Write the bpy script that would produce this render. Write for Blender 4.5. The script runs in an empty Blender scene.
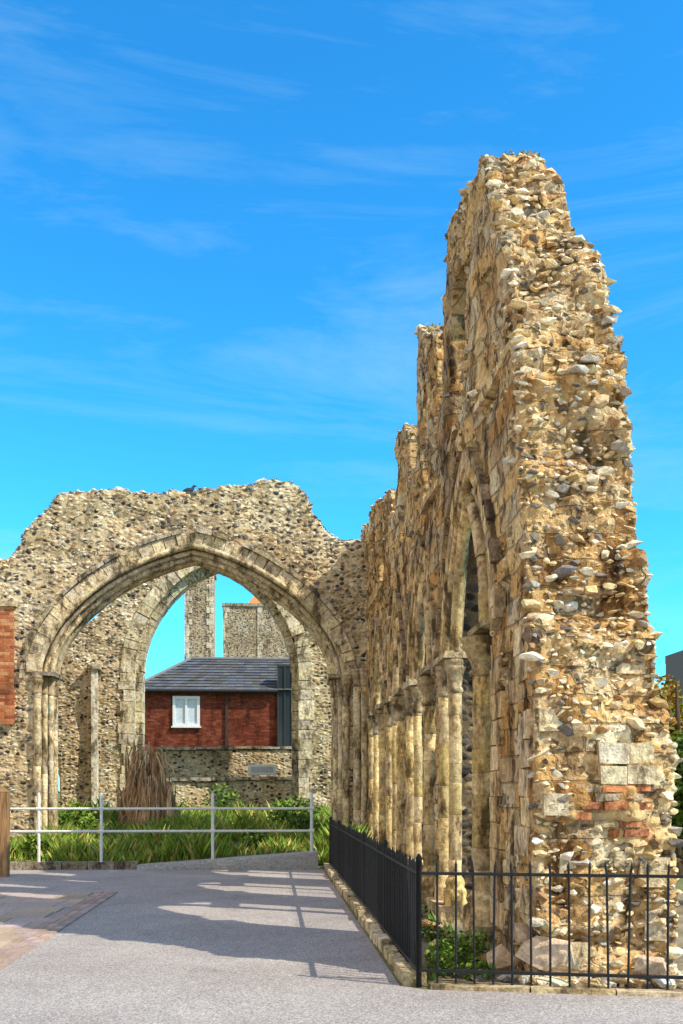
import bpy, bmesh, math, random
from mathutils import Vector, noise, Matrix, Euler
from mathutils.bvhtree import BVHTree
random.seed(7)
R=random.random
def U(a,b): return a+(b-a)*random.random()
scn=bpy.context.scene
COL=scn.collection

# ------------------------------------------------------------------ mesh builder
class MB:
    def __init__(s): s.v=[];s.f=[];s.c=[];s.m=[];s.s=[]
    def add(s,vs,fs,col=(.5,.5,.5),mat=0,smooth=False):
        o=len(s.v); s.v.extend([tuple(p) for p in vs])
        for f in fs:
            s.f.append(tuple(i+o for i in f)); s.c.append(col); s.m.append(mat); s.s.append(smooth)
    def box(s,x0,x1,y0,y1,z0,z1,col=(.5,.5,.5),mat=0,j=0.,rot=0.):
        vs=[Vector((x,y,z)) for z in(z0,z1) for y in(y0,y1) for x in(x0,x1)]
        if j: vs=[v+Vector((U(-j,j),U(-j,j),U(-j,j))) for v in vs]
        if rot:
            c=Vector(((x0+x1)/2,(y0+y1)/2,0)); M=Matrix.Rotation(rot,3,'Z'); vs=[M@(v-c)+c for v in vs]
        s.add(vs,[(0,2,3,1),(4,5,7,6),(0,1,5,4),(1,3,7,5),(3,2,6,7),(2,0,4,6)],col,mat)
    def tube(s,pts,rs,n=8,col=(.5,.5,.5),mat=0,smooth=True,cap=True):
        pts=[Vector(p) for p in pts]
        if not hasattr(rs,'__len__'): rs=[rs]*len(pts)
        vs=[];a=None
        for i,p in enumerate(pts):
            t=(pts[min(i+1,len(pts)-1)]-pts[max(i-1,0)])
            if t.length<1e-7: t=Vector((0,0,1))
            t.normalize()
            if a is None:
                a=t.orthogonal().normalized()
            a=(a-t*a.dot(t)).normalized(); b=t.cross(a)
            for k in range(n):
                th=2*math.pi*k/n; vs.append(p+(a*math.cos(th)+b*math.sin(th))*rs[i])
        fs=[]
        for i in range(len(pts)-1):
            for k in range(n):
                k2=(k+1)%n; fs.append((i*n+k,i*n+k2,(i+1)*n+k2,(i+1)*n+k))
        s.add(vs,fs,col,mat,smooth)
        if cap:
            o=(len(pts)-1)*n
            s.add(vs[:n],[tuple(range(n-1,-1,-1))],col,mat); s.add(vs[o:],[tuple(range(n))],col,mat)
    def lathe(s,cx,cy,prof,n=16,col=(.5,.5,.5),mat=0,jit=0.):
        vs=[]
        for r,z in prof:
            for k in range(n):
                th=2*math.pi*k/n; rr=r*(1+U(-jit,jit)); vs.append((cx+rr*math.cos(th),cy+rr*math.sin(th),z))
        fs=[]
        for i in range(len(prof)-1):
            for k in range(n):
                k2=(k+1)%n; fs.append((i*n+k,i*n+k2,(i+1)*n+k2,(i+1)*n+k))
        o=(len(prof)-1)*n
        fs.append(tuple(range(o,o+n)))
        s.add(vs,fs,col,mat,True)
    def build(s,name,mats,parent=None):
        me=bpy.data.meshes.new(name); me.from_pydata(s.v,[],s.f)
        me.polygons.foreach_set('material_index',s.m); me.polygons.foreach_set('use_smooth',s.s)
        at=me.color_attributes.new('col','FLOAT_COLOR','CORNER')
        buf=[]
        for f,c in zip(s.f,s.c): buf.extend((c[0],c[1],c[2],1.)*len(f))
        at.data.foreach_set('color',buf)
        for m in (mats if isinstance(mats,(list,tuple)) else [mats]): me.materials.append(m)
        me.update()
        o=bpy.data.objects.new(name,me); COL.objects.link(o)
        if parent: o.parent=parent
        return o
def empty(name):
    e=bpy.data.objects.new(name,None); COL.objects.link(e); return e

# ------------------------------------------------------------------ materials
def newmat(name):
    m=bpy.data.materials.new(name); m.use_nodes=True; nt=m.node_tree
    b=nt.nodes['Principled BSDF']; b.inputs['Roughness'].default_value=.9
    b.inputs['Specular IOR Level'].default_value=.15
    return m,nt,b
def nd(nt,t,**k):
    n=nt.nodes.new(t)
    for a,v in k.items(): setattr(n,a,v)
    return n
def ramp(nt,fac,stops,interp='LINEAR'):
    r=nt.nodes.new('ShaderNodeValToRGB'); r.color_ramp.interpolation=interp
    e=r.color_ramp.elements
    while len(e)<len(stops): e.new(.5)
    for i,(p,c) in enumerate(stops):
        e[i].position=p; e[i].color=(c,c,c,1) if not hasattr(c,'__len__') else (*c,1)
    nt.links.new(fac,r.inputs[0]); return r.outputs[0]
def mix(nt,fac,a,b,mode='MIX'):
    m=nt.nodes.new('ShaderNodeMix'); m.data_type='RGBA'; m.blend_type=mode
    for idx,v in((0,fac),(6,a),(7,b)):
        sock=m.inputs[idx]
        if isinstance(v,bpy.types.NodeSocket): nt.links.new(v,sock)
        elif hasattr(v,'__len__'): sock.default_value=(*v,1)
        elif idx==0: sock.default_value=float(v)
        else: sock.default_value=(v,v,v,1)
    return m.outputs[2]
def math_(nt,op,a,b=0.,c=None):
    m=nt.nodes.new('ShaderNodeMath'); m.operation=op
    for i,v in enumerate((a,b,c)):
        if v is None: continue
        if isinstance(v,bpy.types.NodeSocket): nt.links.new(v,m.inputs[i])
        else: m.inputs[i].default_value=v
    return m.outputs[0]
def vmath(nt,op,a,b):
    m=nt.nodes.new('ShaderNodeVectorMath'); m.operation=op
    for i,v in enumerate((a,b)):
        if isinstance(v,bpy.types.NodeSocket): nt.links.new(v,m.inputs[i])
        else: m.inputs[i].default_value=v
    return m.outputs['Value'] if op=='DOT_PRODUCT' else m.outputs[0]
def noise_(nt,vec,scale,detail=3,rough=.6):
    n=nd(nt,'ShaderNodeTexNoise'); n.inputs['Scale'].default_value=scale; n.inputs['Detail'].default_value=detail
    n.inputs['Roughness'].default_value=rough; nt.links.new(vec,n.inputs['Vector']); return n
FLINT=[(0,(.08,.074,.072)),(.16,(.26,.235,.21)),(.3,(.54,.45,.31)),(.5,(.7,.59,.4)),(.72,(.84,.76,.6)),(.9,(.46,.32,.18))]
def masonry(name,pal=FLINT,scale=8.,mortar=(.66,.56,.38),ash_pal=None,ash=0.,stain=.5,tint=(1,1,1),bw=.42,bh=.24,bump=.5,edge=.07,pits=0.):
    m,nt,b=newmat(name); L=nt.links
    tc=nd(nt,'ShaderNodeTexCoord').outputs['Object']
    n1=noise_(nt,tc,2.5,1)
    dv=vmath(nt,'SUBTRACT',n1.outputs['Color'],(.5,.5,.5)); dv=vmath(nt,'MULTIPLY',dv,(.16,.16,.16))
    vec=vmath(nt,'ADD',tc,dv); vs=vmath(nt,'MULTIPLY',vec,(1,1,1.5))
    fine=noise_(nt,tc,20,3,.75)
    c=None
    if ash<1:
        vo=nd(nt,'ShaderNodeTexVoronoi'); vo.inputs['Scale'].default_value=scale; L.new(vs,vo.inputs['Vector'])
        sp=nd(nt,'ShaderNodeSeparateColor'); L.new(vo.outputs['Color'],sp.inputs[0])
        c=ramp(nt,sp.outputs[0],pal,'CONSTANT')
        c=mix(nt,.75,c,ramp(nt,fine.outputs[0],[(.25,.5),(.75,1.35)]),'MULTIPLY')
        em=ramp(nt,vo.outputs['Distance'],[(.42,1.),(.62,0.)])
        mort=mix(nt,.8,mortar,ramp(nt,fine.outputs[0],[(.3,.6),(.7,1.2)]),'MULTIPLY')
        c=mix(nt,em,mort,c)
        h=math_(nt,'ADD',ramp(nt,vo.outputs['Distance'],[(.1,1.),(.65,0.)]),math_(nt,'MULTIPLY',fine.outputs[0],.6))
    if ash>0:
        sx=nd(nt,'ShaderNodeSeparateXYZ')
        dv2=vmath(nt,'MULTIPLY',dv,(.3,.3,.3)); L.new(vmath(nt,'ADD',tc,dv2),sx.inputs[0])
        cb=nd(nt,'ShaderNodeCombineXYZ'); L.new(math_(nt,'ADD',sx.outputs[0],sx.outputs[1]),cb.inputs[0]); L.new(sx.outputs[2],cb.inputs[1])
        br=nd(nt,'ShaderNodeTexBrick'); L.new(cb.outputs[0],br.inputs['Vector'])
        br.inputs['Scale'].default_value=1; br.inputs['Brick Width'].default_value=bw; br.inputs['Row Height'].default_value=bh
        br.inputs['Mortar Size'].default_value=.012 if bh>.1 else .006; br.inputs['Mortar Smooth'].default_value=.7
        br.inputs['Color1'].default_value=(0,0,0,1); br.inputs['Color2'].default_value=(1,1,1,1); br.inputs['Mortar'].default_value=(.5,.5,.5,1)
        ac=ramp(nt,br.outputs['Color'],ash_pal)
        ac=mix(nt,.75,ac,ramp(nt,fine.outputs[0],[(.25,.45),(.75,1.4)]),'MULTIPLY')
        ac=mix(nt,math_(nt,'MULTIPLY',br.outputs['Fac'],.75),ac,[x*.5 for x in mortar])
        hb=math_(nt,'ADD',math_(nt,'SUBTRACT',1.,br.outputs['Fac']),math_(nt,'MULTIPLY',fine.outputs[0],1.1))
        if ash<1:
            nm=noise_(nt,tc,1.1,3,.65)
            mask=ramp(nt,nm.outputs[0],[(max(0,.98-ash-.03),0.),(min(1,.98-ash+.03),1.)])
            c=mix(nt,mask,c,ac); h=mix(nt,mask,h,hb)
        else: c=ac; h=hb
    big=noise_(nt,tc,.75,4,.65)
    c=mix(nt,1.,c,ramp(nt,big.outputs[0],[(.32,(.55,.5,.46)),(.43,(.98,.86,.72)),(.52,(1.05,.95,.82)),(.64,(1.15,1.12,1.05))]),'MULTIPLY')
    st=noise_(nt,vmath(nt,'MULTIPLY',tc,(2.6,2.6,.7)),1.2,5,.7)
    c=mix(nt,stain,c,ramp(nt,st.outputs[0],[(.37,(.12,.1,.09)),(.46,(.75,.69,.64)),(.54,(1,1,1))]),'MULTIPLY')
    if pits:
        pn=noise_(nt,tc,7,2,.6)
        pr=ramp(nt,pn.outputs[0],[(.56,1.),(.64,.25)])
        c=mix(nt,pits,c,pr,'MULTIPLY'); h=math_(nt,'ADD',h,math_(nt,'MULTIPLY',pr,1.4))
    c=mix(nt,1.,c,tint,'MULTIPLY')
    L.new(c,b.inputs['Base Color'])
    bp=nd(nt,'ShaderNodeBump'); bp.inputs['Strength'].default_value=bump; bp.inputs['Distance'].default_value=.045
    L.new(h,bp.inputs['Height']); L.new(bp.outputs[0],b.inputs['Normal'])
    b.inputs['Roughness'].default_value=.93
    return m
def attr_mat(name,rough=.9,nscale=18,lo=.6,hi=1.3,bump=.4,metal=0.,stain=0.,grain=None):
    m,nt,b=newmat(name); L=nt.links
    a=nd(nt,'ShaderNodeAttribute',attribute_name='col')
    tc=nd(nt,'ShaderNodeTexCoord').outputs['Object']
    n=noise_(nt,vmath(nt,'MULTIPLY',tc,grain) if grain else tc,nscale,3,.75)
    c=mix(nt,1.,a.outputs['Color'],ramp(nt,n.outputs[0],[(.3,lo),(.7,hi)]),'MULTIPLY')
    if stain:
        st=noise_(nt,vmath(nt,'MULTIPLY',tc,(2.2,2.2,.9)),1.9,5,.72)
        c=mix(nt,stain,c,ramp(nt,st.outputs[0],[(.4,(.12,.1,.08)),(.48,(.75,.68,.62)),(.56,(1,1,1))]),'MULTIPLY')
    L.new(c,b.inputs['Base Color'])
    if bump:
        bp=nd(nt,'ShaderNodeBump'); bp.inputs['Strength'].default_value=bump; bp.inputs['Distance'].default_value=.025
        L.new(n.outputs[0],bp.inputs['Height']); L.new(bp.outputs[0],b.inputs['Normal'])
    b.inputs['Roughness'].default_value=rough; b.inputs['Metallic'].default_value=metal
    return m
GOLD=[(0,(.52,.3,.12)),(.2,(.76,.5,.22)),(.45,(.82,.61,.33)),(.7,(.58,.45,.29)),(1,(.86,.76,.56))]
M_arc=masonry('arcade_stone',pal=[(0,(.2,.15,.11)),(.15,(.66,.43,.19)),(.4,(.8,.56,.28)),(.7,(.84,.7,.48)),(.91,(.32,.25,.19))],scale=5.5,mortar=(.74,.54,.29),ash_pal=GOLD,ash=.53,stain=.9,bump=.9,pits=.8)
M_flint_shade=masonry('shade_darkened_flint',scale=7,stain=.6,mortar=(.2,.16,.11),bump=.9,pal=[(0,(.04,.04,.045)),(.35,(.11,.1,.1)),(.6,(.24,.2,.15)),(.85,(.42,.34,.22))])  # grey flint with recess shade put into its colour, for the bay reveals
M_flint=masonry('flint_wall',scale=8,stain=.5,bump=.8)
M_flintd=masonry('flint_dark',scale=9,stain=.4,mortar=(.5,.43,.32),pal=[(0,(.07,.07,.08)),(.3,(.22,.2,.18)),(.55,(.46,.41,.34)),(.8,(.68,.61,.5))])
BRP=[(0,(.24,.06,.04)),(.5,(.34,.095,.05)),(1,(.46,.17,.09))]
M_brick=masonry('red_brick',ash_pal=[(0,(.34,.1,.05)),(.5,(.5,.19,.09)),(1,(.62,.34,.18))],ash=1.2,bw=.225,bh=.075,stain=.5,mortar=(.6,.46,.3),bump=.4)
M_brickh=masonry('house_brick',ash_pal=BRP,ash=1.2,bw=.225,bh=.075,stain=.6,mortar=(.26,.18,.13),bump=.3,tint=(.55,.5,.56))
M_stone=attr_mat('dressed_stone',nscale=13,lo=.5,hi=1.4,bump=.9,stain=.85)
M_rock=attr_mat('rubble_stones',nscale=22,lo=.6,hi=1.35,bump=.7)
M_leaf=attr_mat('leaves',rough=.6,nscale=3,lo=.6,hi=1.4,bump=0)
M_wood=attr_mat('weathered_wood',nscale=3,lo=.4,hi=1.5,bump=.6,grain=(9,9,.8))
M_iron=attr_mat('black_iron',rough=.4,nscale=30,lo=.7,hi=1.3,bump=.1)
M_paint=attr_mat('painted_metal',rough=.5,nscale=12,lo=.8,hi=1.1,bump=.1)
M_glass,_nt,_b=newmat('window_glass'); _b.inputs['Base Color'].default_value=(.03,.04,.05,1); _b.inputs['Roughness'].default_value=.12; _b.inputs['Specular IOR Level'].default_value=.6

# ------------------------------------------------------------------ geometry helpers
def arch(c,half,spring,h,k=.2,n=28,a=0.):
    P=[]
    for i in range(n+1):
        u=math.sin(-math.pi/2+math.pi*i/n)
        P.append((c+half*u, spring+h*((1-k)*math.sqrt(max(0,1-u*u))+k*(1-abs(u)))))
    return P
def offs(P,o):
    Q=[]
    for i,p in enumerate(P):
        a=P[max(i-1,0)];b=P[min(i+1,len(P)-1)]
        tx,tz=b[0]-a[0],b[1]-a[1]; l=math.hypot(tx,tz) or 1
        if i in(0,len(P)-1): tx,tz=0,(1 if i==0 else -1); l=1
        Q.append((p[0]-tz/l*o,p[1]+tx/l*o))
    return Q
def lerpP(P,t):
    x=t*(len(P)-1); i=min(int(x),len(P)-2); f=x-i
    return (P[i][0]*(1-f)+P[i+1][0]*f,P[i][1]*(1-f)+P[i+1][1]*f)
def stonecol(base=(.7,.52,.29),v=.25):
    k=1+U(-v,v); g=U(-.04,.04)
    return (base[0]*k+g*.3,base[1]*k,max(.005,base[2]*k-g*min(1,base[2]*4)))
def voussoirs(mb,P,W,n,o0,o1,d0,d1,base=(.62,.46,.25),j=.012,v=.25,miss=0.):
    A=offs(P,o0);B=offs(P,o1)
    ts=[0.]
    while ts[-1]<1: ts.append(ts[-1]+U(.65,1.35)/n)
    ts[-1]=1.
    for t0,t1 in zip(ts[:-1],ts[1:]):
        if R()<miss: continue
        w=t1-t0; t0+=w*.03; t1-=w*.03; jd=U(-j,j)
        e0,e1=d0+jd,d1
        q=[lerpP(A,t0),lerpP(A,(t0+t1)/2),lerpP(A,t1),lerpP(B,t1),lerpP(B,(t0+t1)/2),lerpP(B,t0)]
        jj=U(-j,j); q=[(a+U(-j,j)*.5,b+jj*.5) for a,b in q]
        vs=[W(a,b,e0) for a,b in q]+[W(a,b,e1) for a,b in q]
        fs=[(0,1,2,3,4,5)[::-1],(6,7,8,9,10,11)]+[(k,(k+1)%6,(k+1)%6+6,k+6) for k in range(6)]
        mb.add(vs,fs,stonecol(base,v))
def roll(mb,P,W,o,d,r,base=(.6,.44,.24),n=8):
    Q=offs(P,o)
    step=3
    for i in range(0,len(Q)-1,step):
        seg=Q[i:i+step+1]
        mb.tube([W(a,b,d) for a,b in seg],r*U(.9,1.08),n,stonecol(base),cap=False)
def column(mb,x,y,z0,z1,r,base=(.78,.56,.26),n=16,cap=1.):
    c=stonecol(base,.12)
    mb.lathe(x,y,[(r*1.7,z0-.1),(r*1.7,z0+.1),(r*1.6,z0+.14),(r*1.3,z0+.17),(r*1.45,z0+.22),(r*1.3,z0+.26),(r*1.02,z0+.3)],n,c,jit=.03)
    zt=z1-.38; z=z0+.28
    while z<zt-.01:
        z2=min(zt,z+U(.2,.6)); cc=stonecol(base,.28); rr=r*U(.93,1.03)
        zm=(z+z2)/2
        mb.lathe(x+U(-.008,.008),y,[(rr*.94,z),(rr,z+.015),(rr*U(.92,1.),zm),(rr,z2-.015),(rr*.94,z2)],n,cc,jit=.04); z=z2
    k=cap
    mb.lathe(x,y,[(r,zt-.02),(r*1.2,zt),(r*1.2,zt+.04),(r*1.02,zt+.06),(r*1.1,zt+.14),(r*1.3*k,zt+.24),(r*1.5*k,zt+.27),(r*1.55*k,zt+.3),(r*1.4*k,zt+.32),(r*1.6*k,zt+.34),(r*1.6*k,zt+.39)],n,stonecol((.5,.38,.23),.2),jit=.06)
def jag(P,seg=.14,amp=.05):
    Q=[]
    for a,b in zip(P[:-1],P[1:]):
        l=math.dist(a,b); n=max(1,int(l/seg))
        for i in range(n):
            t=i/n; j=amp if i else amp*.3
            Q.append((a[0]+(b[0]-a[0])*t+U(-j,j),a[1]+(b[1]-a[1])*t+U(-j,j)))
    Q.append(P[-1]); return Q
def slab(outlines,thick,W,voxel,disp=None,name='masonry',mat=None,parent=None,post=None):
    """outline(s) in wall plane -> solid -> voxel remesh -> weathered"""
    cu=bpy.data.curves.new('tmp','CURVE'); cu.dimensions='2D'; cu.fill_mode='BOTH'; cu.extrude=thick/2
    for P in outlines:
        s=cu.splines.new('POLY'); s.points.add(len(P)-1)
        for i,p in enumerate(P): s.points[i].co=(p[0],p[1],0,1)
        s.use_cyclic_u=True
    ob=bpy.data.objects.new('tmp',cu); COL.objects.link(ob)
    dg=bpy.context.evaluated_depsgraph_get(); me=bpy.data.meshes.new_from_object(ob.evaluated_get(dg))
    bpy.data.objects.remove(ob)
    bm=bmesh.new(); bm.from_mesh(me); bmesh.ops.remove_doubles(bm,verts=bm.verts,dist=1e-4)
    for v in bm.verts:
        v.co=W(v.co.x,v.co.y,v.co.z+thick/2)
    bmesh.ops.recalc_face_normals(bm,faces=bm.faces); bm.to_mesh(me); bm.free()
    o=bpy.data.objects.new(name,me); COL.objects.link(o)
    md=o.modifiers.new('r','REMESH'); md.mode='VOXEL'; md.voxel_size=voxel; md.adaptivity=0
    dg=bpy.context.evaluated_depsgraph_get(); dg.update(); me2=bpy.data.meshes.new_from_object(o.evaluated_get(dg))
    o.modifiers.clear(); o.data=me2
    if post:
        for v in me2.vertices: v.co=post(v.co)
        me2.update()
    ns=[v.normal.copy() for v in me2.vertices]
    for v,n in zip(me2.vertices,ns):
        p=v.co
        r_=(disp(p,n) if disp else (.05,.03)); a,b=r_[:2]
        d=noise.fractal(p*1.1,1.,2.,4)*a
        if b:
            q=Vector((p.x,p.y,p.z*1.4))*6.
            d+=(.45-noise.voronoi(q)[0][0])*b
        if len(r_)>2: d+=r_[2]
        v.co=p+n*d
    me2.polygons.foreach_set('use_smooth',[True]*len(me2.polygons))
    me2.materials.clear(); me2.materials.append(mat); me2.update()
    if parent: o.parent=parent
    return o
def bvh_of(o):
    me=o.data; return BVHTree.FromPolygons([v.co.copy() for v in me.vertices],[tuple(p.vertices) for p in me.polygons])
TPL=[]
for k in range(30):
    bm=bmesh.new()
    for i in range(random.choice((11,13,16))):
        v=Vector((random.gauss(0,1),random.gauss(0,1),random.gauss(0,1))).normalized()*U(.8,1.08)
        bm.verts.new(v)
    r=bmesh.ops.convex_hull(bm,input=bm.verts)
    for v in [v for v in bm.verts if not v.link_faces]: bm.verts.remove(v)
    bm.verts.index_update(); TPL.append(([v.co.copy() for v in bm.verts],[tuple(v.index for v in f.verts) for f in bm.faces])); bm.free()
ROCKC=[((.78,.6,.35),7),((.84,.72,.5),5),((.66,.45,.22),4),((.52,.46,.37),3),((.2,.17,.15),3),((.84,.78,.66),1),((.48,.28,.13),2)]
_rc=[c for c,w in ROCKC for _ in range(w)]
FLC=[((.74,.62,.43),6),((.84,.77,.62),5),((.5,.45,.38),5),((.19,.175,.165),4),((.56,.4,.22),2)]
_fc=[c for c,w in FLC for _ in range(w)]
_dk=[(.24,.21,.19),(.38,.33,.27),(.12,.11,.11),(.6,.52,.4)]
def rock(mb,p,s,flat=.55,col=None,yaw=None):
    V,F=random.choice(TPL)
    M=Euler((U(-.35,.35),U(-.35,.35),U(0,6.28) if yaw is None else yaw)).to_matrix()
    sc=Vector((s*U(.8,1.5),s*U(.7,1.1),s*flat*U(.7,1.3)))
    c=col or stonecol(random.choice(_rc),.2)
    mb.add([M@Vector((v.x*sc.x,v.y*sc.y,v.z*sc.z))+p for v in V],F,c,0,False)
class Grid:
    def __init__(s,c): s.c=c;s.d={}
    def ok(s,p,r):
        k=tuple(int(math.floor(x/s.c)) for x in p)
        for a in(-1,0,1):
            for b in(-1,0,1):
                for c in(-1,0,1):
                    for q,rr in s.d.get((k[0]+a,k[1]+b,k[2]+c),()):
                        if (q-p).length<(r+rr)*.5: return False
        s.d.setdefault(k,[]).append((p.copy(),r)); return True

# ================================================================== ARCADE WALL (runs along +Y)
XF=2.19
arcade=empty('ruined_arcade_wall')
WA=lambda s,z,d: Vector((XF+d,s,z))
SPR=3.15
OPEN=[(9.75,12.7,5.25),(13.35,15.8,5.1),(16.4,18.6,4.95),(19.2,21.9,4.95)]
bot=[(8.1,-.4)]
APATH=[]
for yn,yf,za in OPEN:
    P=arch((yn+yf)/2-.1,(yf-yn)/2,SPR,za-SPR,.34); P[0]=(yn,P[0][1]); P[-1]=(yf,P[-1][1]); APATH.append(P)
    bot+=[(yn,-.4)]+P+[(yf,-.4)]
bot+=[(24,-.4)]
top=[(24,7.7),(21.5,7.75),(19.8,7.5),(18.6,7.3),(18.2,7.0),(18.1,6.5),(17.5,6.5),(17.45,7.8),(16.6,7.75),(15.95,7.45),(15.88,7.2),(15.8,6.6),(15.1,6.6),(15.05,8.2),(14.85,8.45),(14.0,8.15),(13.4,7.85),(13.3,7.5),(13.28,6.6),(12.7,6.6),(12.62,7.6),(12.5,8.45),(12.1,8.5),(11.3,8.35),(10.8,8.25),(10.2,8.2)]
endp=[(10.2,8.2),(9.85,7.7),(9.62,7.3),(9.3,6.8),(9.0,6.4),(8.8,5.65),(8.66,4.74),(8.5,3.9),(8.4,3.5),(8.2,2.83),(8.1,1.9),(8.1,-.4)]
out=bot[:-1]+[bot[-1]]+jag(top,.16,.04)[:-1]+jag(endp,.14,.05)[:-1]
def lancet(a,b,z0,z1,n=14): return [(a,z0)]+arch((a+b)/2,(b-a)/2,z1-(b-a)*.8,(b-a)*.8,.3,n)+[(b,z0)]
holes=[lancet(11.25,12.15,5.9,7.9),lancet(14.0,14.6,5.9,7.5),lancet(16.4,16.95,5.8,7.1),lancet(19.6,20.3,5.8,7.0)]
TH=[(0,1.2),(1.9,1.17),(2.9,1.1),(4,1.02),(5.6,.96),(6.6,.84),(7.4,.7),(8.2,.64),(9,.6)]
def tz(z):
    for (a,x),(b,y) in zip(TH[:-1],TH[1:]):
        if z<=b: return x+(y-x)*max(0,(z-a)/(b-a))
    return .6
def postA(p): return Vector((XF+(p.x-XF)*tz(p.z)/1.2,p.y,p.z))
def dispA(p,n):
    if n.y<-.4 and p.y<10.8: return (.2,.09)
    if n.x>.4 or n.z>.5: return (.12,.06)
    row=math.floor(p.z/.24); cl=math.floor((p.y+2.19+(row%2)*.21)/.42)
    h=(math.sin(row*127.1+cl*311.7)*43758.5453)%1.
    e=(h-.5)*.03 - (.07 if h>.9 else 0) if n.x<-.5 else 0.
    return (.08,.03,e) if p.z>5.2 else (.04,.02,e)
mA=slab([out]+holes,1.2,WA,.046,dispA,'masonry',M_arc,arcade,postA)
# flint reveals and soffits, coloured darker to paint recess shade into the bays
mA.data.materials.append(M_flint_shade)
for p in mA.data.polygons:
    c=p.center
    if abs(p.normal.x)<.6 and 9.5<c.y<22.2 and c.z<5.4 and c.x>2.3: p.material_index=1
bA=bvh_of(mA)
mb=MB(); g=Grid(.13)
def inpatch(p): return 2.45<p.x<3.25 and 1.2<p.z<2.1 and p.y<8.6
def try_rock(o,d,s,chk=None,gr=None,m=None,sink=(-.5,.1),pal=None,sp=1.2):
    loc,nor,i,dist=(bA if gr is None else gr[0]).ray_cast(o,d)
    if loc is None: return
    if chk and not chk(loc,nor): return
    if (g if gr is None else gr[1]).ok(loc,s*sp):
        if callable(pal): pal=pal(loc)
        rock(m or mb,loc+nor*s*U(*sink),s,col=stonecol(random.choice(pal),.2) if pal else None)
for i in range(16000):
    try_rock(Vector((U(2.15,3.5),2,U(0,8.7))),Vector((0,1,0)),random.choice((.03,.04,.05,.06,.08,.1)),lambda l,n:l.y<11.5 and not inpatch(l),sink=(-.6,.05))
for i in range(6000):
    try_rock(Vector((6,U(8,11.5),U(0,8.7))),Vector((-1,0,0)),U(.035,.07),lambda l,n:l.x>2.6)
for i in range(4000):
    z=U(2.5,8.3); try_rock(Vector((-2,U(8.1,10.4),z)),Vector((1,0,0)),U(.03,.055),lambda l,n:l.x<2.5 and (n.y<-.35 or (l.z>5.5 and noise.noise(l*1.7)>.35)))
for i in range(3000):   # decayed core showing high on the inner face
    try_rock(Vector((-2,U(9,23.5),U(3.6,8.6))),Vector((1,0,0)),U(.03,.05),lambda l,n:l.x<2.5 and noise.noise(l*1.1+Vector((3,0,5)))>.3+(.15 if l.z<5.6 else 0),sink=(-.8,-.25))
for i in range(6000):
    try_rock(Vector((U(2.1,3.3),U(8.2,24),12)),Vector((0,0,-1)),U(.04,.075),lambda l,n:l.z>5.8)
mb.build('rubble_core',M_rock,arcade)
mb=MB()
def setin(x0,x1,z0,z1,col,pr=.03):
    loc,n,i,d=bA.ray_cast(Vector(((x0+x1)/2,2,(z0+z1)/2)),Vector((0,1,0)))
    if loc: mb.box(x0,x1,loc.y-pr,loc.y+.25,z0,z1,col,0,.008)
z=1.22
while z<1.62:
    x=2.42+U(0,.1)
    while x<3.05:
        if R()<.8: setin(x,x+.2,z,z+.06,stonecol((.6,.24,.11) if R()<.62 else (.7,.54,.32),.25),U(.0,.04))
        x+=.215
    z+=.075
for z,h in((1.66,.15),(1.83,.17)):
    x=2.7
    while x<3.1:
        w=U(.18,.3); setin(x,min(x+w,3.3),z,z+h,stonecol((.8,.68,.47),.1),.04); x+=w+.02
for (x0,x1,z0,z1) in((3.05,3.3,.8,1.05),(3.1,3.3,.35,.6),(2.38,2.6,.9,1.08),(2.3,2.6,.05,.35),(2.95,3.2,2.6,2.72),(2.22,2.42,2.1,2.28),(2.2,2.4,1.4,1.58)):
    setin(x0,x1,z0,z1,stonecol((.72,.58,.37),.15),.02)
mb.build('repair_stones',M_stone,arcade)
# columns
mb=MB()
for k,(yn,yf,za) in enumerate(OPEN):
    f=1. if k==0 else .8
    column(mb,2.25,yn+.62,.25,SPR+.05,.14*f,cap=1.15)
    column(mb,2.25,yf-.6,.25,SPR+.05,.085*f)
    column(mb,2.22,yf+.0,.25,SPR+.05,.075)
    mb.box(2.06,2.5,yn+.35,yn+.88,-.1,.2,stonecol(),0,.02); mb.box(2.05,2.6,yf-.8,yf+.3,-.1,.2,stonecol(),0,.02)
    mb.box(2.1,2.5,yn-.02,yn+.85,SPR+.09,SPR+.17,stonecol((.5,.4,.25)),0,.015)
    mb.box(2.1,2.45,yf-.72,yf+.15,SPR+.08,SPR+.16,stonecol((.5,.4,.25)),0,.015)
mb.build('column_shafts',M_stone,arcade)
mb=MB()
for k,P in enumerate(APATH):
    yn,yf,za=OPEN[k]
    voussoirs(mb,P,WA,24,.0,.2,-.03,.1,(.7,.51,.27),.018,.3,.04)
    voussoirs(mb,P,WA,20,.21,.28,-.07,.05,(.4,.3,.18),.015,.3,.25)
    roll(mb,P,WA,-.03,.04,.055,(.7,.5,.26))
    roll(mb,P,WA,-.06,.75,.05,(.3,.23,.15))
    # slim inner rib carried by the free shafts
    c0,c1=yn+.62,yf-.6
    Q=arch((c0+c1)/2-.05,(c1-c0)/2,SPR+.16,za-SPR-.5,.34)
    roll(mb,Q,WA,0,.06,.075,(.7,.5,.26)); roll(mb,Q,WA,.1,.12,.05,(.5,.37,.21))
mb.build('arch_mouldings',M_stone,arcade)
mb=MB()
y=8.9
while y<23:
    l=U(.3,.7)
    if R()<.55: mb.box(XF-.035+U(-.015,.01),XF+.1,y,y+l-.01,5.62,5.7,stonecol(),0,.015)
    y+=l
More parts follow.
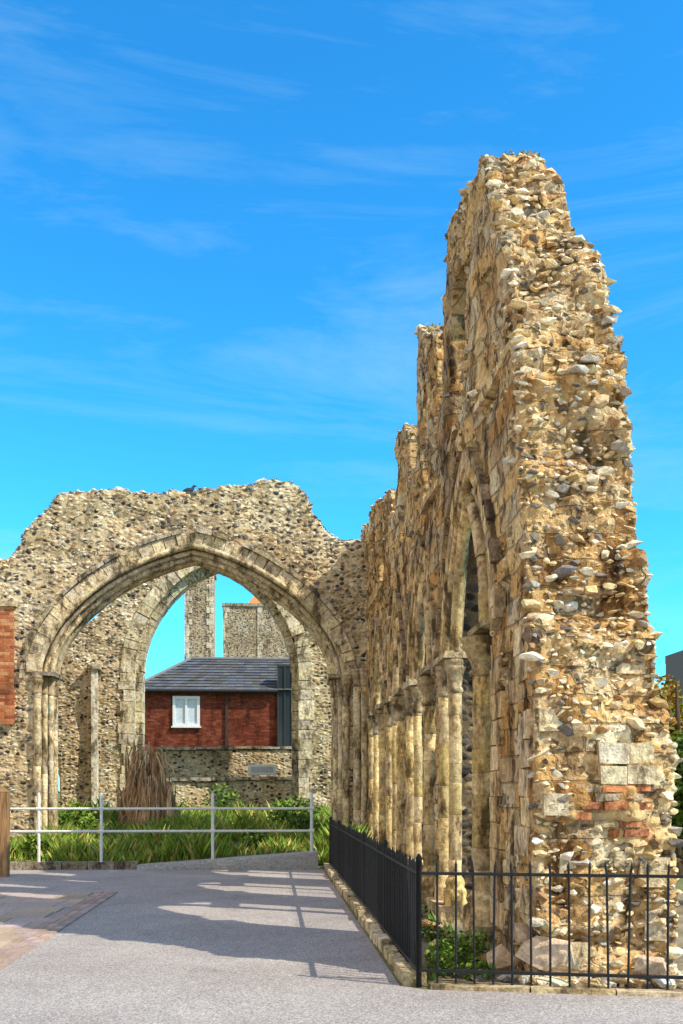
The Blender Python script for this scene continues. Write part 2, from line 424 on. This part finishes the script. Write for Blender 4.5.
for i in range(11):
    z=.3+i*.25
    w=U(.25,.45); mb.box(XF-.015+U(-.012,.008),XF+.2,9.72-w,9.76,z,z+.238,stonecol((.72,.5,.25),.2),0,.008)
    w=U(.25,.5)
    if R()<.8: mb.box(XF-.015+U(-.012,.01),XF+.2,8.3,8.3+w,z,z+.238,stonecol((.76,.57,.32),.2),0,.014)
mb.build('string_course',M_stone,arcade)

# ================================================================== TRANSVERSE ARCH (Y=23)
YT=23.
arcw=empty('ruined_gothic_archway')
WT=lambda s,z,d: Vector((s,YT+d,z))
PT=arch(-1.78,3.5,4.15,3.1,.24,40)
o=[(-11,-.4),(-5.28,-.4)]+PT+[(1.72,-.4),(2.4,-.4)]
tp=[(2.4,7.3),(1.8,7.4),(1.36,7.56),(1.08,7.86),(.85,8.44),(.55,8.76),(0,8.8),(-.7,8.68),(-1.3,8.52),(-2.1,8.45),(-2.8,8.4),(-3.75,8.42),(-4.7,8.37),(-4.95,8.2),(-5.1,7.9),(-5.6,7.4),(-5.9,6.95),(-6.4,6.8),(-7.5,6.4),(-9,5.5),(-11,5.2)]
mT=slab([o+jag(tp,.2,.07)],1.1,WT,.065,lambda p,n:(.12,.07) if n.z>.4 else (.07,.05),'masonry',M_flint,arcw)
bT=bvh_of(mT)
mb=MB(); gt=Grid(.13)
for i in range(7000):
    try_rock(Vector((U(-9,2.3),U(23,24.1),12)),Vector((0,0,-1)),U(.05,.1),lambda l,n:l.z>4.5,(bT,gt),mb,(-.4,.2),_fc)
for i in range(14000):
    try_rock(Vector((U(-7,2.3),15,U(.2,8.8))),Vector((0,1,0)),random.choice((.03,.04,.05,.07)),lambda l,n:l.y<23.6,(bT,gt),mb,(-.75,-.2),lambda l:_dk if l.x>.9 and noise.noise(l)>-.25 else _fc)
mb.build('flint_facing',M_rock,arcw)
mb=MB()
GB=(.74,.6,.38)
voussoirs(mb,PT,WT,44,0,.28,-.05,.25,GB,.02,.25,.03)
voussoirs(mb,PT,WT,34,.29,.38,-.12,.05,(.5,.42,.29),.02,.25,.08)
voussoirs(mb,PT,WT,40,-.22,.0,.28,.8,GB,.014,.25)
for oo,d,r in((-.02,-.0,.07),(-.12,.2,.06),(-.23,.33,.06),(-.26,.55,.08),(-.23,.8,.07)): roll(mb,PT,WT,oo,d,r,GB)
mb.build('arch_mouldings',M_stone,arcw)
mb=MB()
for sx,x0 in((1,-5.28),(-1,1.72)):
    for dx,y,r in((.0,22.97,.09),(.1,23.2,.075),(.2,23.4,.075),(.22,23.62,.09),(.2,23.85,.07)):
        column(mb,x0+sx*dx,y,.3,4.2,r,GB,12)
    mb.box(min(x0-.1*sx,x0+.38*sx),max(x0-.1*sx,x0+.38*sx),22.87,24.05,4.21,4.3,stonecol((.42,.34,.22)),0,.012)
    mb.box(min(x0-.12*sx,x0+.42*sx),max(x0-.12*sx,x0+.42*sx),22.82,24.1,-.1,.3,stonecol(GB),0,.012)
column(mb,1.98,22.92,.3,4.4,.1,GB,12); column(mb,2.13,22.78,.3,4.4,.08,GB,12)
mb.build('column_shafts',M_stone,arcw)
mb=MB(); mb.box(-7.0,-5.8,22.86,23.3,3.1,5.75); mb.box(-7.1,-5.72,22.8,23.3,5.75,5.88,(.6,.48,.3),1)
mb.build('brick_repair',[M_brick,M_stone],arcw)

# ================================================================== SECOND ARCH (Y=30)
YS=30.
arc2=empty('ruined_gothic_archway')
WS=lambda s,z,d: Vector((s,YS+d,z))
PS=arch(-1.62,2.44,5.2,3.3,.22,36)
o=[(-9,-.4),(-7.0,-.4),(-7.0,2.6),(-6.7,3.1),(-6.3,2.6),(-6.3,-.4),(-4.06,-.4)]+PS+[(.82,-.4),(3.6,-.4)]
tp=[(3.6,9.0),(2,9.3),(.5,9.5),(-1.7,9.6),(-2.8,9.2),(-3.7,8.5),(-4.3,7.7),(-4.9,7.1),(-5.35,6.7),(-5.8,6.2),(-6.2,5.7),(-7,6.4),(-9,6.6)]
mS=slab([o+jag(tp,.2,.07),lancet(-7.0,-6.5,3.9,5.2)],1.1,WS,.08,lambda p,n:(.08,.05),'masonry',M_flint,arc2)
bS=bvh_of(mS); mb=MB(); gs=Grid(.15)
for i in range(7000):
    try_rock(Vector((U(-8,1.6),20,U(.2,9.5))),Vector((0,1,0)),U(.045,.085),lambda l,n:l.y<31,(bS,gs),mb,(-.75,-.2),_fc)
mb.build('flint_facing',M_rock,arc2)
mb=MB(); voussoirs(mb,PS,WS,34,0,.4,-.05,.25,(.76,.64,.43),.02,.18,.02); voussoirs(mb,PS,WS,30,-.22,0,.25,.8,(.7,.58,.39),.012,.15)
for s_,x0 in((-1,-4.06),(1,.82)):
    z=.1
    while z<5.15:
        h=U(.25,.35); w=U(.3,.5); a,b=sorted((x0,x0+s_*w)); mb.box(a,b,29.94,30.4,z,z+h-.015,stonecol((.74,.62,.42),.18),0,.014)
        a,b=sorted((x0-s_*.2,x0)); mb.box(a,b,30.25,30.8,z,z+h-.015,stonecol((.68,.57,.38),.15),0,.01); z+=h
mb.box(-5.3,-5.12,29.75,30.05,0,5.2,(.78,.7,.54),0,.02)
mb.box(-5.4,-5.02,29.65,30.05,5.2,5.33,(.6,.52,.38),0,.02)
mb.build('arch_mouldings',M_stone,arc2)
lw=slab([[(24,-.3),(30,-.3)]+jag([(30,6.0),(28,5.4),(26.5,4.4),(25,4.2),(24,5.0)],.2,.08)],.8,lambda s,z,d:Vector((-8.2+d,s,z)),.09,lambda p,n:(.08,.05),'ruined_side_wall',M_flint)

# ================================================================== low ruins, house, towers
def ruinwall(name,x0,x1,y,h0,h1,t=.5,mat=M_flint,cap=True):
    e=empty(name); W=lambda s,z,d:Vector((s,y+d,z))
    slab([[(x0,-.2),(x1,-.2)]+jag([(x1,h1),((x0+x1)/2,(h0+h1)/2),(x0,h0)],.25,.03)],t,W,.08,lambda p,n:(.04,.03),'masonry',mat,e)
    if cap:
        m=MB(); x=x0
        while x<x1:
            w=U(.5,.9); hh=h0+(h1-h0)*(x-x0)/(x1-x0); m.box(x,min(x+w-.02,x1),y-.08,y+t+.08,hh,hh+.09,stonecol((.64,.54,.39),.2),0,.015); x+=w
        m.build('coping',M_stone,e)
    return e
ruinwall('flint_garden_wall',-3.9,3.0,34,3.0,3.05)
ruinwall('flint_garden_wall',-4.4,2.4,31.6,1.9,2.0,.5)
mb=MB()
mb.box(-.75,.15,31.9,32.4,2.12,2.45,(.8,.8,.76),0,.005); mb.box(-.65,.05,31.88,31.92,2.2,2.38,(.5,.5,.5),0)
mb.build('stone_trough',M_paint)
house=empty('brick_house')
mb=MB()
mb.box(-5.9,1.15,45,52,0,6.1,mat=0); mb.build('brick_walls',M_brickh,house)
mb=MB()
for x in(-2.0,): mb.box(x-.06,x+.06,44.9,45.1,0,6.05,(.06,.045,.04))
mb.box(-5.9,1.1,44.93,45.1,5.95,6.1,(.1,.05,.035))
mb.build('timber_trim',M_wood,house)
mb=MB()
mb.box(.3,.95,44.84,44.92,2.4,7.2,(.02,.025,.03),1)
mb.box(1.153,4.2,44.9,52,0,7.3,(.03,.03,.035),0)
for x in(.3,.6,.95): mb.box(x-.03,x+.03,44.78,44.84,2.4,7.3,(.05,.05,.05))
mb.box(.25,1.0,44.8,45.6,7.2,7.3,(.06,.06,.06))
mb.build('glazed_bay',[M_iron,M_glass],house)
mb=MB()
xl,xr,ye,yb,ze,zr=-6.25,1.25,44.7,52.3,6.1,7.95
yr=48.5
def slope(a,b,c,d,n=11):
    a,b,c,d=map(Vector,(a,b,c,d)); nrm=(b-a).cross(d-a).normalized()
    if nrm.z<0: nrm=-nrm
    for i in range(n):
        t0,t1=i/n,(i+1.12)/n
        p0=a.lerp(d,t0);p1=b.lerp(c,t0);p2=b.lerp(c,min(t1,1));p3=a.lerp(d,min(t1,1))
        L=(p1-p0).length; k=max(1,int(L/.35))
        for j in range(k):
            u0,u1=j/k,(j+.97)/k; off=U(.02,.035)
            q=[p0.lerp(p1,u0)+nrm*(off+.02),p0.lerp(p1,u1)+nrm*(off+.02),p3.lerp(p2,u1)+nrm*off*.2,p3.lerp(p2,u0)+nrm*off*.2]
            mb.add(q,[(0,1,2,3)],stonecol((.12,.122,.13),.25))
slope((xl,ye,ze),(xr,ye,ze),(xr,yr,zr),(-3.9,yr,zr)); slope((xl,yb,ze),(xl,ye,ze),(-3.9,yr,zr),(-3.9,yr,zr))
mb.add([(xl,ye,ze+.004),(xr,ye,ze+.004),(xr,yr,zr),(-3.9,yr,zr),(xl,yb,ze+.004),(xr,yb,ze+.004)],[(0,1,2,3),(4,0,3),(5,4,3,2),(0,4,5,1)],(.08,.08,.09))
mb.tube([(-3.9,yr,zr+.05),(xr,yr,zr+.05)],.09,8,(.2,.2,.21)); mb.tube([(xl,ye,ze+.04),(-3.9,yr,zr+.05)],.08,8,(.2,.2,.21))
mb.tube([(xl,ye-.06,ze-.03),(.3,ye-.06,ze-.03)],.07,8,(.04,.04,.045)); mb.tube([(-5.8,ye+.2,ze-.05),(-5.8,ye+.2,0)],.05,8,(.04,.04,.045))
mb.build('slate_roof',M_rock,house)
mb=MB()
wx0,wx1,wz0,wz1=-4.4,-3.2,4.5,5.85
for a in((wx0,wx1,wz0,wz0+.12),(wx0,wx1,wz1-.12,wz1),(wx0,wx0+.12,wz0+.12,wz1-.12),(wx1-.12,wx1,wz0+.12,wz1-.12),((wx0+wx1)/2-.05,(wx0+wx1)/2+.05,wz0+.12,wz1-.12)):
    mb.box(a[0],a[1],44.9,45.05,a[2],a[3],(.8,.8,.8))
mb.box(wx0-.06,wx1+.06,44.85,45.1,wz0-.07,wz0-.003,(.75,.75,.73))
mb.box(wx0+.12,wx1-.12,44.97,44.99,wz0+.12,wz1-.12,(.6,.66,.7),0)
mb.build('window',[M_paint],house)
tur=empty('flint_turret'); mb=MB(); mb.box(-5.15,-3.45,60,61.7,0,14.6); mb.build('flint_shaft',M_flintd,tur)
mb=MB(); mb.box(-5.25,-3.35,59.9,61.8,14.6,14.9,(.5,.44,.34))
z=0.
while z<14.5:
    h=.35; w=.28 if int(z/.35)%2 else .45
    for x0 in(-5.18,-3.42-w): mb.box(x0,x0+w,59.96,60.2,z,z+h-.02,stonecol((.72,.62,.46),.15))
    z+=h
mb.build('quoins',M_stone,tur)
ch=empty('flint_church'); mb=MB(); mb.box(-3.1,1.6,65,74,0,13.6); mb.box(1.6,9,66,74,0,11); mb.build('flint_walls',M_flintd,ch)
mb=MB(); mb.box(-3.2,1.7,64.9,74.1,13.6,13.8,(.45,.4,.32))
for x0 in(-3.13,-.9,1.2):
    z=0.
    while z<13.5:
        w=U(.25,.45); mb.box(x0,x0+w,64.95,65.2,z,z+.38,stonecol((.7,.6,.45),.15)); z+=.4
mb.build('quoins',M_stone,ch)
mb=MB()
mb.add([(-1.7,66,13.8),(1.0,66,13.8),(1.0,72,13.8),(-1.7,72,13.8),(-.35,67.2,15.7),(-.35,71,15.7)],[(0,1,4),(1,2,5,4),(2,3,5),(3,0,4,5)],(.68,.27,.09))
mb.build('tiled_roof',M_rock,ch)
tw=empty('stone_tower'); mb=MB(); mb.box(30.0,34,70,74,0,11.3,(.16,.17,.19))
for x in(30,31.1,32.2,33.3): mb.box(x,x+.6,69.9,74.1,11.3,11.9,(.16,.17,.19))
mb.box(31.3,31.9,69.95,70.1,8.5,10,(.02,.02,.02)); mb.build('tower_walls',M_rock,tw)

# ================================================================== ground, road, kerbs
def sheet(name,poly,z,mat):
    m=MB(); m.add([(x,y,z) for x,y in poly],[tuple(range(len(poly)))]); return m.build(name,mat)
def ground_mat(name,c1,c2,fs=60,bs=.8,bump=.3,crack=False):
    m,nt,b=newmat(name); tc=nd(nt,'ShaderNodeTexCoord').outputs['Object']
    f=noise_(nt,tc,fs,3,.8); g_=noise_(nt,tc,bs,5,.65)
    c=mix(nt,ramp(nt,g_.outputs[0],[(.38,0.),(.62,1.)]),c1,c2)
    c=mix(nt,1.,c,ramp(nt,f.outputs[0],[(.3,.6),(.7,1.35)]),'MULTIPLY')
    if crack:
        v=nd(nt,'ShaderNodeTexVoronoi'); v.inputs['Scale'].default_value=95; nt.links.new(tc,v.inputs['Vector'])
        s_=nd(nt,'ShaderNodeSeparateColor'); nt.links.new(v.outputs['Color'],s_.inputs[0])
        c=mix(nt,1.,c,ramp(nt,s_.outputs[0],[(0,.62),(.6,1.),(1,1.45)]),'MULTIPLY')
        sp=noise_(nt,tc,1.3,4,.65); c=mix(nt,1.,c,ramp(nt,sp.outputs[0],[(.3,.78),(.42,.97),(.7,1.06)]),'MULTIPLY')
    nt.links.new(c,b.inputs['Base Color'])
    bp=nd(nt,'ShaderNodeBump'); bp.inputs['Strength'].default_value=bump; bp.inputs['Distance'].default_value=.01
    nt.links.new(f.outputs[0],bp.inputs['Height']); nt.links.new(bp.outputs[0],b.inputs['Normal']); return m
M_ground=ground_mat('earth_and_turf',(.12,.15,.04),(.28,.23,.11),12,.5)
M_road=ground_mat('worn_asphalt',(.385,.335,.305),(.45,.4,.365),70,.5,.45,True)
M_soil=ground_mat('soil',(.22,.16,.09),(.36,.28,.17),20,1.2,.8)
sheet('ground',[(-500,-300),(500,-300),(500,900),(-500,900)],0,M_ground)
sheet('road',[(-14,-12),(25,-12),(25,3.2),(6.3,6.75),(1.22,7.95),(1.05,8.1),(1.05,21),(-14,21)],.004,M_road)
sheet('soil_strip',[(1.3,8.1),(2.6,7.8),(6.3,6.95),(6.3,23),(1.3,23)],.006,M_soil)
mb=MB()
y=-6.
while y<15.6:
    d=U(.42,.6); x=-8.5
    while x<-2.75:
        w=U(.45,.8); x2=min(x+w,-2.72)
        if x2-x>.15: mb.box(x+.006,x2-.006,y+.006,y+d-.006,-.02,.016+U(0,.004),stonecol((.5,.38,.3),.16))
        x+=w
    y+=d
y=-6.
while y<15.8:
    for i in range(3):
        x=-2.72+i*.105; mb.box(x+.003,x+.1,y,y+.205,-.02,.018+U(0,.004),stonecol((.46,.33,.27),.2))
    y+=.21
mb.build('paved_path',attr_mat('paving',nscale=30,lo=.7,hi=1.25,bump=.4))
mb=MB(); y=8.1
while y<20.8:
    l=U(.35,.9); k=U(-.02,.02); mb.box(1.08+k,1.27+k,y,y+l-.015,-.02,.11+U(-.02,.015),stonecol((.7,.56,.34),.25),0,.015); y+=l
p0=Vector((1.27,7.93,0));dr=Vector((5.03,-1.19,0)).normalized(); nr=Vector((-dr.y,dr.x,0)); s_=0
while s_<5.1:
    l=U(.4,.9); q=[p0+dr*s_,p0+dr*(s_+l-.012)]; c_=stonecol((.6,.47,.3),.2)
    vs=[q[0],q[1],q[1]+nr*.14,q[0]+nr*.14]; vs=[v+Vector((0,0,-.02)) for v in vs]+[v+Vector((U(-.01,.01),U(-.01,.01),.04)) for v in vs]
    mb.add(vs,[(3,2,1,0),(4,5,6,7),(0,1,5,4),(1,2,6,5),(2,3,7,6),(3,0,4,7)],c_); s_+=l
mb.build('stone_kerb',M_stone)
mb=MB()
mb.add([(-2.7,20.3,0),(.95,20.3,0),(.95,20.75,0),(-2.7,20.75,0),(-2.7,20.3,.1),(.95,20.2,.36),(.95,20.75,.36),(-2.7,20.75,.1)],[(0,1,5,4),(1,2,6,5),(2,3,7,6),(3,0,4,7),(4,5,6,7)],(.46,.44,.43))
mb.build('concrete_ramp',M_rock)
mb=MB(); x=-9.
while x<-2.75:
    l=U(.5,.9); mb.box(x,min(x+l-.015,-2.72),20.5,20.75,-.02,.16,stonecol((.36,.3,.22),.2),0,.01); x+=l
mb.build('stone_kerb',M_stone)
mb=MB()
nx,ny=40,24
H=lambda x,y:.12+max(0,min(1,(y-21)/9))*.8+.12*noise.noise(Vector((x*.6,y*.6,3)))
vs=[];fs=[]
for j in range(ny+1):
    for i in range(nx+1):
        x=-9+11*i/nx; y=20.78+13*j/ny; vs.append((x,y,H(x,y) if j else 0))
for j in range(ny):
    for i in range(nx):
        a=j*(nx+1)+i; fs.append((a,a+1,a+nx+2,a+nx+1))
mb.add(vs,fs,(.1,.12,.04),0,True); mb.build('grass_bank',M_ground)
mb=MB()
def blade(x,y,z,h,c,lean=.35):
    w=U(.012,.03); a=U(0,6.28); dx,dy=math.cos(a)*w,math.sin(a)*w; lx,ly=U(-lean,lean)*h,U(-lean,lean)*h
    mb.add([(x-dx,y-dy,z),(x+dx,y+dy,z),(x+dx*.6+lx*.4,y+dy*.6+ly*.4,z+h*.6),(x+lx,y+ly,z+h)],[(0,1,2),(0,2,3)],c)
for i in range(28000):
    x=U(-6,2); y=20.85+(R()**1.6)*9
    k=noise.noise(Vector((x*.9,y*.9,0)))
    if k<-.12 and R()<.7: continue
    g_=U(.6,1.4); c=(.19*g_,.3*g_,.035*g_) if R()<.72 else (.5*g_,.42*g_,.12*g_)
    blade(x,y,H(x,y)-.02,U(.08,.4)*(1+k*1.6),c,.6)
for i in range(900):   # tufts along the kerbs and wall foot
    y=U(8.3,20.5); x=random.choice((1.3,1.32,1.34,1.9,2.0))+U(-.02,.05)
    if noise.noise(Vector((x*3,y*1.5,1)))<.05: continue
    g_=U(.6,1.3); blade(x,y,.005,U(.04,.16),(.17*g_,.27*g_,.05*g_),.6)
mb.build('grass',M_leaf)
def leafclump(mb,c,r,n,cols,ls=.06,fl=(1,1,1)):
    for i in range(n):
        d=Vector((random.gauss(0,1),random.gauss(0,1),random.gauss(0,1))).normalized()*(R()**.4)
        p=Vector((c[0]+d.x*r*fl[0],c[1]+d.y*r*fl[1],c[2]+d.z*r*fl[2]))
        if p.z<.02: p.z=U(.02,.1)
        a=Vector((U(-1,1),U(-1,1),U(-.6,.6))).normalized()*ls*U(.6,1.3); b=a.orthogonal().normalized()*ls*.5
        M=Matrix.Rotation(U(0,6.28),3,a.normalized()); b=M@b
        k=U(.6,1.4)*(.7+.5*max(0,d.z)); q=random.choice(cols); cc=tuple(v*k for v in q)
        mb.add([p-a,p+b,p+a,p-b],[(0,1,2,3)],cc)
GR=[(.09,.17,.02),(.15,.25,.03),(.22,.32,.05)]
mb=MB()
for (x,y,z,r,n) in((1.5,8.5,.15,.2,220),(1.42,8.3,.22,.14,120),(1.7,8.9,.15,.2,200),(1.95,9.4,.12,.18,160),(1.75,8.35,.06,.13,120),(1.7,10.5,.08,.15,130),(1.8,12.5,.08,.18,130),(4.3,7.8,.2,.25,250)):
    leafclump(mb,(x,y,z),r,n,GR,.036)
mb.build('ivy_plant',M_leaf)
mb=MB()
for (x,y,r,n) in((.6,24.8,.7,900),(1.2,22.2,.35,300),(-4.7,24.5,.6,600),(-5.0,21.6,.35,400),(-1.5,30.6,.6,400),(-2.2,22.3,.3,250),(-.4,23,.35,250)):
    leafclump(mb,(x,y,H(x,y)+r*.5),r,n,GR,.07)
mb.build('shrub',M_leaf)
# lichen and moss on the wall heads
mb=MB()
for i in range(70):
    x=U(2.25,2.85); y=random.choice((U(10.2,12.5),U(13.5,15),U(18,23.5))); l,n_,i_,d_=bA.ray_cast(Vector((x,y,12)),Vector((0,0,-1)))
    if l and l.z>6.4: leafclump(mb,(l.x,l.y,l.z+.03),U(.05,.11),26,[(.4,.36,.08),(.3,.3,.07),(.46,.36,.12)],.022,(1,1,.5))
for i in range(30):
    x=U(-5.5,1.8); l,n_,i_,d_=bT.ray_cast(Vector((x,U(23.1,23.6),12)),Vector((0,0,-1)))
    if l: leafclump(mb,(l.x,l.y,l.z+.04),U(.06,.14),24,[(.36,.34,.08),(.22,.26,.06)],.03,(1,1,.5))
mb.build('wall_moss',M_leaf)
mb=MB()
for i in range(160):
    x=U(1.7,3.5); y=U(7.85,8.25) if x>2.1 else U(8,12); s_=U(.03,.1) if R()<.9 else U(.11,.15); rock(mb,Vector((x,max(y,8.05-.24*(x-1.27)+.15),s_*.4)),s_)
for x,y,z,s_ in((2.3,8.1,.25,.22),(2.15,8.3,.4,.16),(2.0,8.6,.12,.16),(3.1,7.95,.15,.16)): rock(mb,Vector((x,y,z)),s_,.8,stonecol((.72,.52,.34),.1))
mb.build('fallen_stones',M_rock)

# ================================================================== railings, posts
mb=MB(); IR=(.025,.025,.028)
def rail(p,q,sp,lean=.0):
    p=Vector(p);q=Vector(q); L=(q-p).length; d=(q-p)/L; n=int(L/sp)
    for z,hh in((.93,.012),(.14,.012)):
        a=p+Vector((0,0,z));b=q+Vector((0,0,z)); s2=Vector((-d.y,d.x,0))*.018; u=Vector((0,0,hh))
        mb.add([a-s2-u,a+s2-u,a+s2+u,a-s2+u,b-s2-u,b+s2-u,b+s2+u,b-s2+u],[(0,1,2,3),(7,6,5,4),(0,4,5,1),(1,5,6,2),(2,6,7,3),(3,7,4,0)],IR)
    for i in range(n+1):
        c=p+d*(i*sp); l=Vector((U(-1,1),U(-1,1),0))*lean
        mb.tube([c+Vector((0,0,.02)),c+l*.6+Vector((0,0,.94)),c+l+Vector((0,0,1.0)),c+l+Vector((0,0,1.045))],[.0095,.0095,.011,.002],6,IR)
    for i in range(int(L/2.4)+1):
        c=p+d*min(L,i*2.4)
        mb.tube([c,c+Vector((0,0,1.03)),c+Vector((0,0,1.05)),c+Vector((0,0,1.09))],[.022,.022,.03,.008],8,IR)
        if i and i%2: mb.tube([c+Vector((0,0,.8)),c+Vector((-d.y,d.x,0))*-.35],.01,6,IR)
rail((1.2,8.05,.0),(1.2,20.6,.0),.115,.006)
rail((1.2,8.05,.0),(6.2,6.9,.0),.15,.03)
mb.build('iron_railing',M_iron)
mb=MB(); WC=(.75,.74,.7)
for x in(-8,-6.3,-4.7,-3.45,-1.2,.83): mb.tube([(x,20.55,0),(x,20.55,1.53),(x,20.55,1.57)],[.032,.032,.015],8,WC)
for z in(1.24,.78): mb.tube([(-9,20.55,z),(.83,20.55,z)],.026,8,WC)
for x in(-4.7,-3.45,-1.2,.83):
    for z in(1.24,.78): mb.tube([(x-.05,20.55,z),(x+.05,20.55,z)],.042,8,WC)
mb.build('metal_handrail',M_paint)
mb=MB(); PW=(.34,.19,.09); mb.box(-5.1,-4.9,18.9,19.1,-.05,1.58,PW,0,.01); mb.add([(-5.1,18.9,1.585),(-4.9,18.9,1.585),(-4.9,19.1,1.585),(-5.1,19.1,1.585),(-5.0,19.0,1.68)],[(0,1,4),(1,2,4),(2,3,4),(3,0,4)],PW)
for z in(.5,1.2): mb.box(-7.5,-5.1,18.97,19.03,z,z+.14,(.3,.17,.09),0,.005)
mb.build('wooden_gate_post',M_wood)
mb=MB()
for sx,sy,hh,rr,nn in((-3.42,26.0,2.55,.28,80),(-2.95,26.1,2.15,.3,80),(-3.15,25.8,1.7,.4,70),(-2.7,25.95,1.5,.22,40),(-3.6,25.9,1.5,.2,35)):
    for i in range(nn):
        a=U(0,6.28); r0=rr*math.sqrt(R()); bx,by=math.cos(a)*r0,math.sin(a)*r0; h=hh*U(.55,1.)
        pts=[];rs=[]; ax,ay=U(-.18,.18),U(-.12,.12); ph=U(0,6)
        for k in range(7):
            t=k/6; sh=1-.2*t
            pts.append((sx+bx*sh+ax*t+.05*math.sin(5*t+ph),sy+by*sh+ay*t+.04*math.cos(4*t+ph),.4+h*t)); rs.append(U(.03,.075)*(1-.75*t**2))
        mb.tube(pts,rs,5,stonecol((.55,.32,.17),.5),smooth=False)
for i in range(220):
    a=U(0,6.28); z=U(.9,2.8); r1=U(.2,.55)*(1.25-z*.15); p=Vector((-3.15+math.cos(a)*r1,26+math.sin(a)*r1*.8,z)); q=p+Vector((math.cos(a)*U(.05,.3),math.sin(a)*.2,-U(.2,.8))); mb.tube([p,(p+q)/2+Vector((0,0,.12)),q],[.02,.02,.006],4,stonecol((.66,.42,.23),.4),smooth=False)
mb.build('dead_tree_trunk',M_wood)
l,n_,i_,d_=bT.ray_cast(Vector((-1.95,23.5,12)),Vector((0,0,-1))); zb=l.z+.14
mb=MB(); PC=(.05,.05,.06)
mb.tube([(-2.2,23.5,zb+.02),(-2.1,23.5,zb+.04),(-2.02,23.5,zb+.08),(-1.93,23.5,zb+.11),(-1.86,23.5,zb+.13),(-1.83,23.5,zb+.18),(-1.81,23.5,zb+.22),(-1.78,23.5,zb+.225),(-1.74,23.5,zb+.215)],[.012,.03,.06,.075,.055,.032,.032,.022,.004],10,PC)
for y in(23.47,23.53): mb.tube([(-1.95,y,zb-.1),(-1.94,y,zb+.08)],.007,5,(.3,.1,.08))
mb.build('pigeon',M_paint)
def tree(name,x,y,h,cr,cols,n,ls=.08):
    e=empty(name); m=MB(); p=Vector((x,y,0)); m.tube([p,p+Vector((.1,0,h*.35)),p+Vector((.05,.1,h*.6)),p+Vector((0,.1,h*.9))],[.16,.12,.08,.02],8,(.12,.08,.05))
    tips=[]
    for i in range(14):
        a=U(0,6.28); z=h*U(.15,.8); q=p+Vector((math.cos(a)*cr*U(.5,.95),math.sin(a)*cr*U(.5,.95),z+h*U(.05,.2))); m.tube([p+Vector((.05,.05,z*.8)),(p+q)/2+Vector((0,0,z*.55)),q],[.05,.03,.01],6,(.12,.08,.05)); tips.append(q)
    m.build('trunk',M_wood,e); m=MB()
    for q in tips: leafclump(m,q,cr*U(.3,.5),n//16,[random.choice(cols)]*2+cols,ls,(1,1,.8))
    leafclump(m,(x,y,h*.5),cr*.8,n//8,cols,ls)
    m.build('foliage',M_leaf,e)
tree('autumn_tree',7.75,18.5,4.1,1.3,[(.5,.26,.04),(.55,.38,.06),(.2,.22,.04)],8000)
tree('broadleaf_tree',6.0,13.5,2.7,.9,GR+[(.04,.08,.02)],7000,.06)
tree('broadleaf_tree',11,30,4.5,2.4,GR,4000,.12)
mb=MB()
for i in range(60):
    x=U(-160,160)
    leafclump(mb,(x,U(130,170),U(1,4)),U(4,7),160,[(.05,.09,.02),(.08,.12,.03),(.12,.11,.03)],.8)
mb.build('distant_trees',M_leaf)

# ================================================================== world, sun, camera
sd=Vector((4.5,-2.7,5.)).normalized()
w=bpy.data.worlds.new('World'); scn.world=w; w.use_nodes=True; nt=w.node_tree
bg=nt.nodes['Background']
sky=nt.nodes.new('ShaderNodeTexSky'); sky.sky_type='NISHITA'; sky.sun_disc=False
sky.sun_elevation=math.asin(sd.z); sky.sun_rotation=math.atan2(sd.x,sd.y); sky.air_density=1.0; sky.dust_density=.3; sky.ozone_density=2.
hs=nt.nodes.new('ShaderNodeHueSaturation'); hs.inputs['Saturation'].default_value=1.25; nt.links.new(sky.outputs[0],hs.inputs['Color'])
sc_=mix(nt,1.,hs.outputs[0],(.5,1.85,2.15),'MULTIPLY')
tc=nt.nodes.new('ShaderNodeTexCoord').outputs['Generated']
mp=nt.nodes.new('ShaderNodeMapping'); nt.links.new(tc,mp.inputs[0]); mp.inputs['Rotation'].default_value=(0,math.radians(12),math.radians(20)); mp.inputs['Scale'].default_value=(1.3,3,7)
n1=noise_(nt,mp.outputs[0],1.6,7,.66); n1.inputs['Distortion'].default_value=.6
cf=ramp(nt,n1.outputs[0],[(.5,0.),(.85,.36)])
c=mix(nt,cf,sc_,(4.,6.,6.6))
# added warm cloud bank, out of view behind and left, fills the shaded wall face
dt=vmath(nt,'DOT_PRODUCT',tc,(-.75,-.66,0.))
mk=ramp(nt,math_(nt,'MULTIPLY_ADD',dt,.5,.5),[(.44,0.),(.7,1.)])
n2=noise_(nt,tc,2.2,4,.6)
cl=math_(nt,'MULTIPLY',mk,ramp(nt,n2.outputs[0],[(.36,.25),(.56,1.)]))
c=mix(nt,cl,c,(7.2,6.1,4.9))
nt.links.new(c,bg.inputs[0]); bg.inputs[1].default_value=.15
sl=bpy.data.lights.new('sun','SUN'); sl.energy=5.; sl.angle=math.radians(.5); sl.color=(1,.92,.76)
so=bpy.data.objects.new('sun',sl); COL.objects.link(so); so.rotation_euler=sd.to_track_quat('Z','Y').to_euler()
cam=bpy.data.cameras.new('camera'); co=bpy.data.objects.new('camera',cam); COL.objects.link(co)
cam.sensor_fit='VERTICAL'; cam.sensor_height=36; cam.lens=35; cam.shift_y=.2725; cam.clip_end=2000
co.location=(0,0,1.6); co.rotation_euler=(math.radians(90),0,math.radians(-4.03)); scn.camera=co
scn.view_settings.view_transform='Standard'; scn.view_settings.look='None'; scn.view_settings.exposure=0
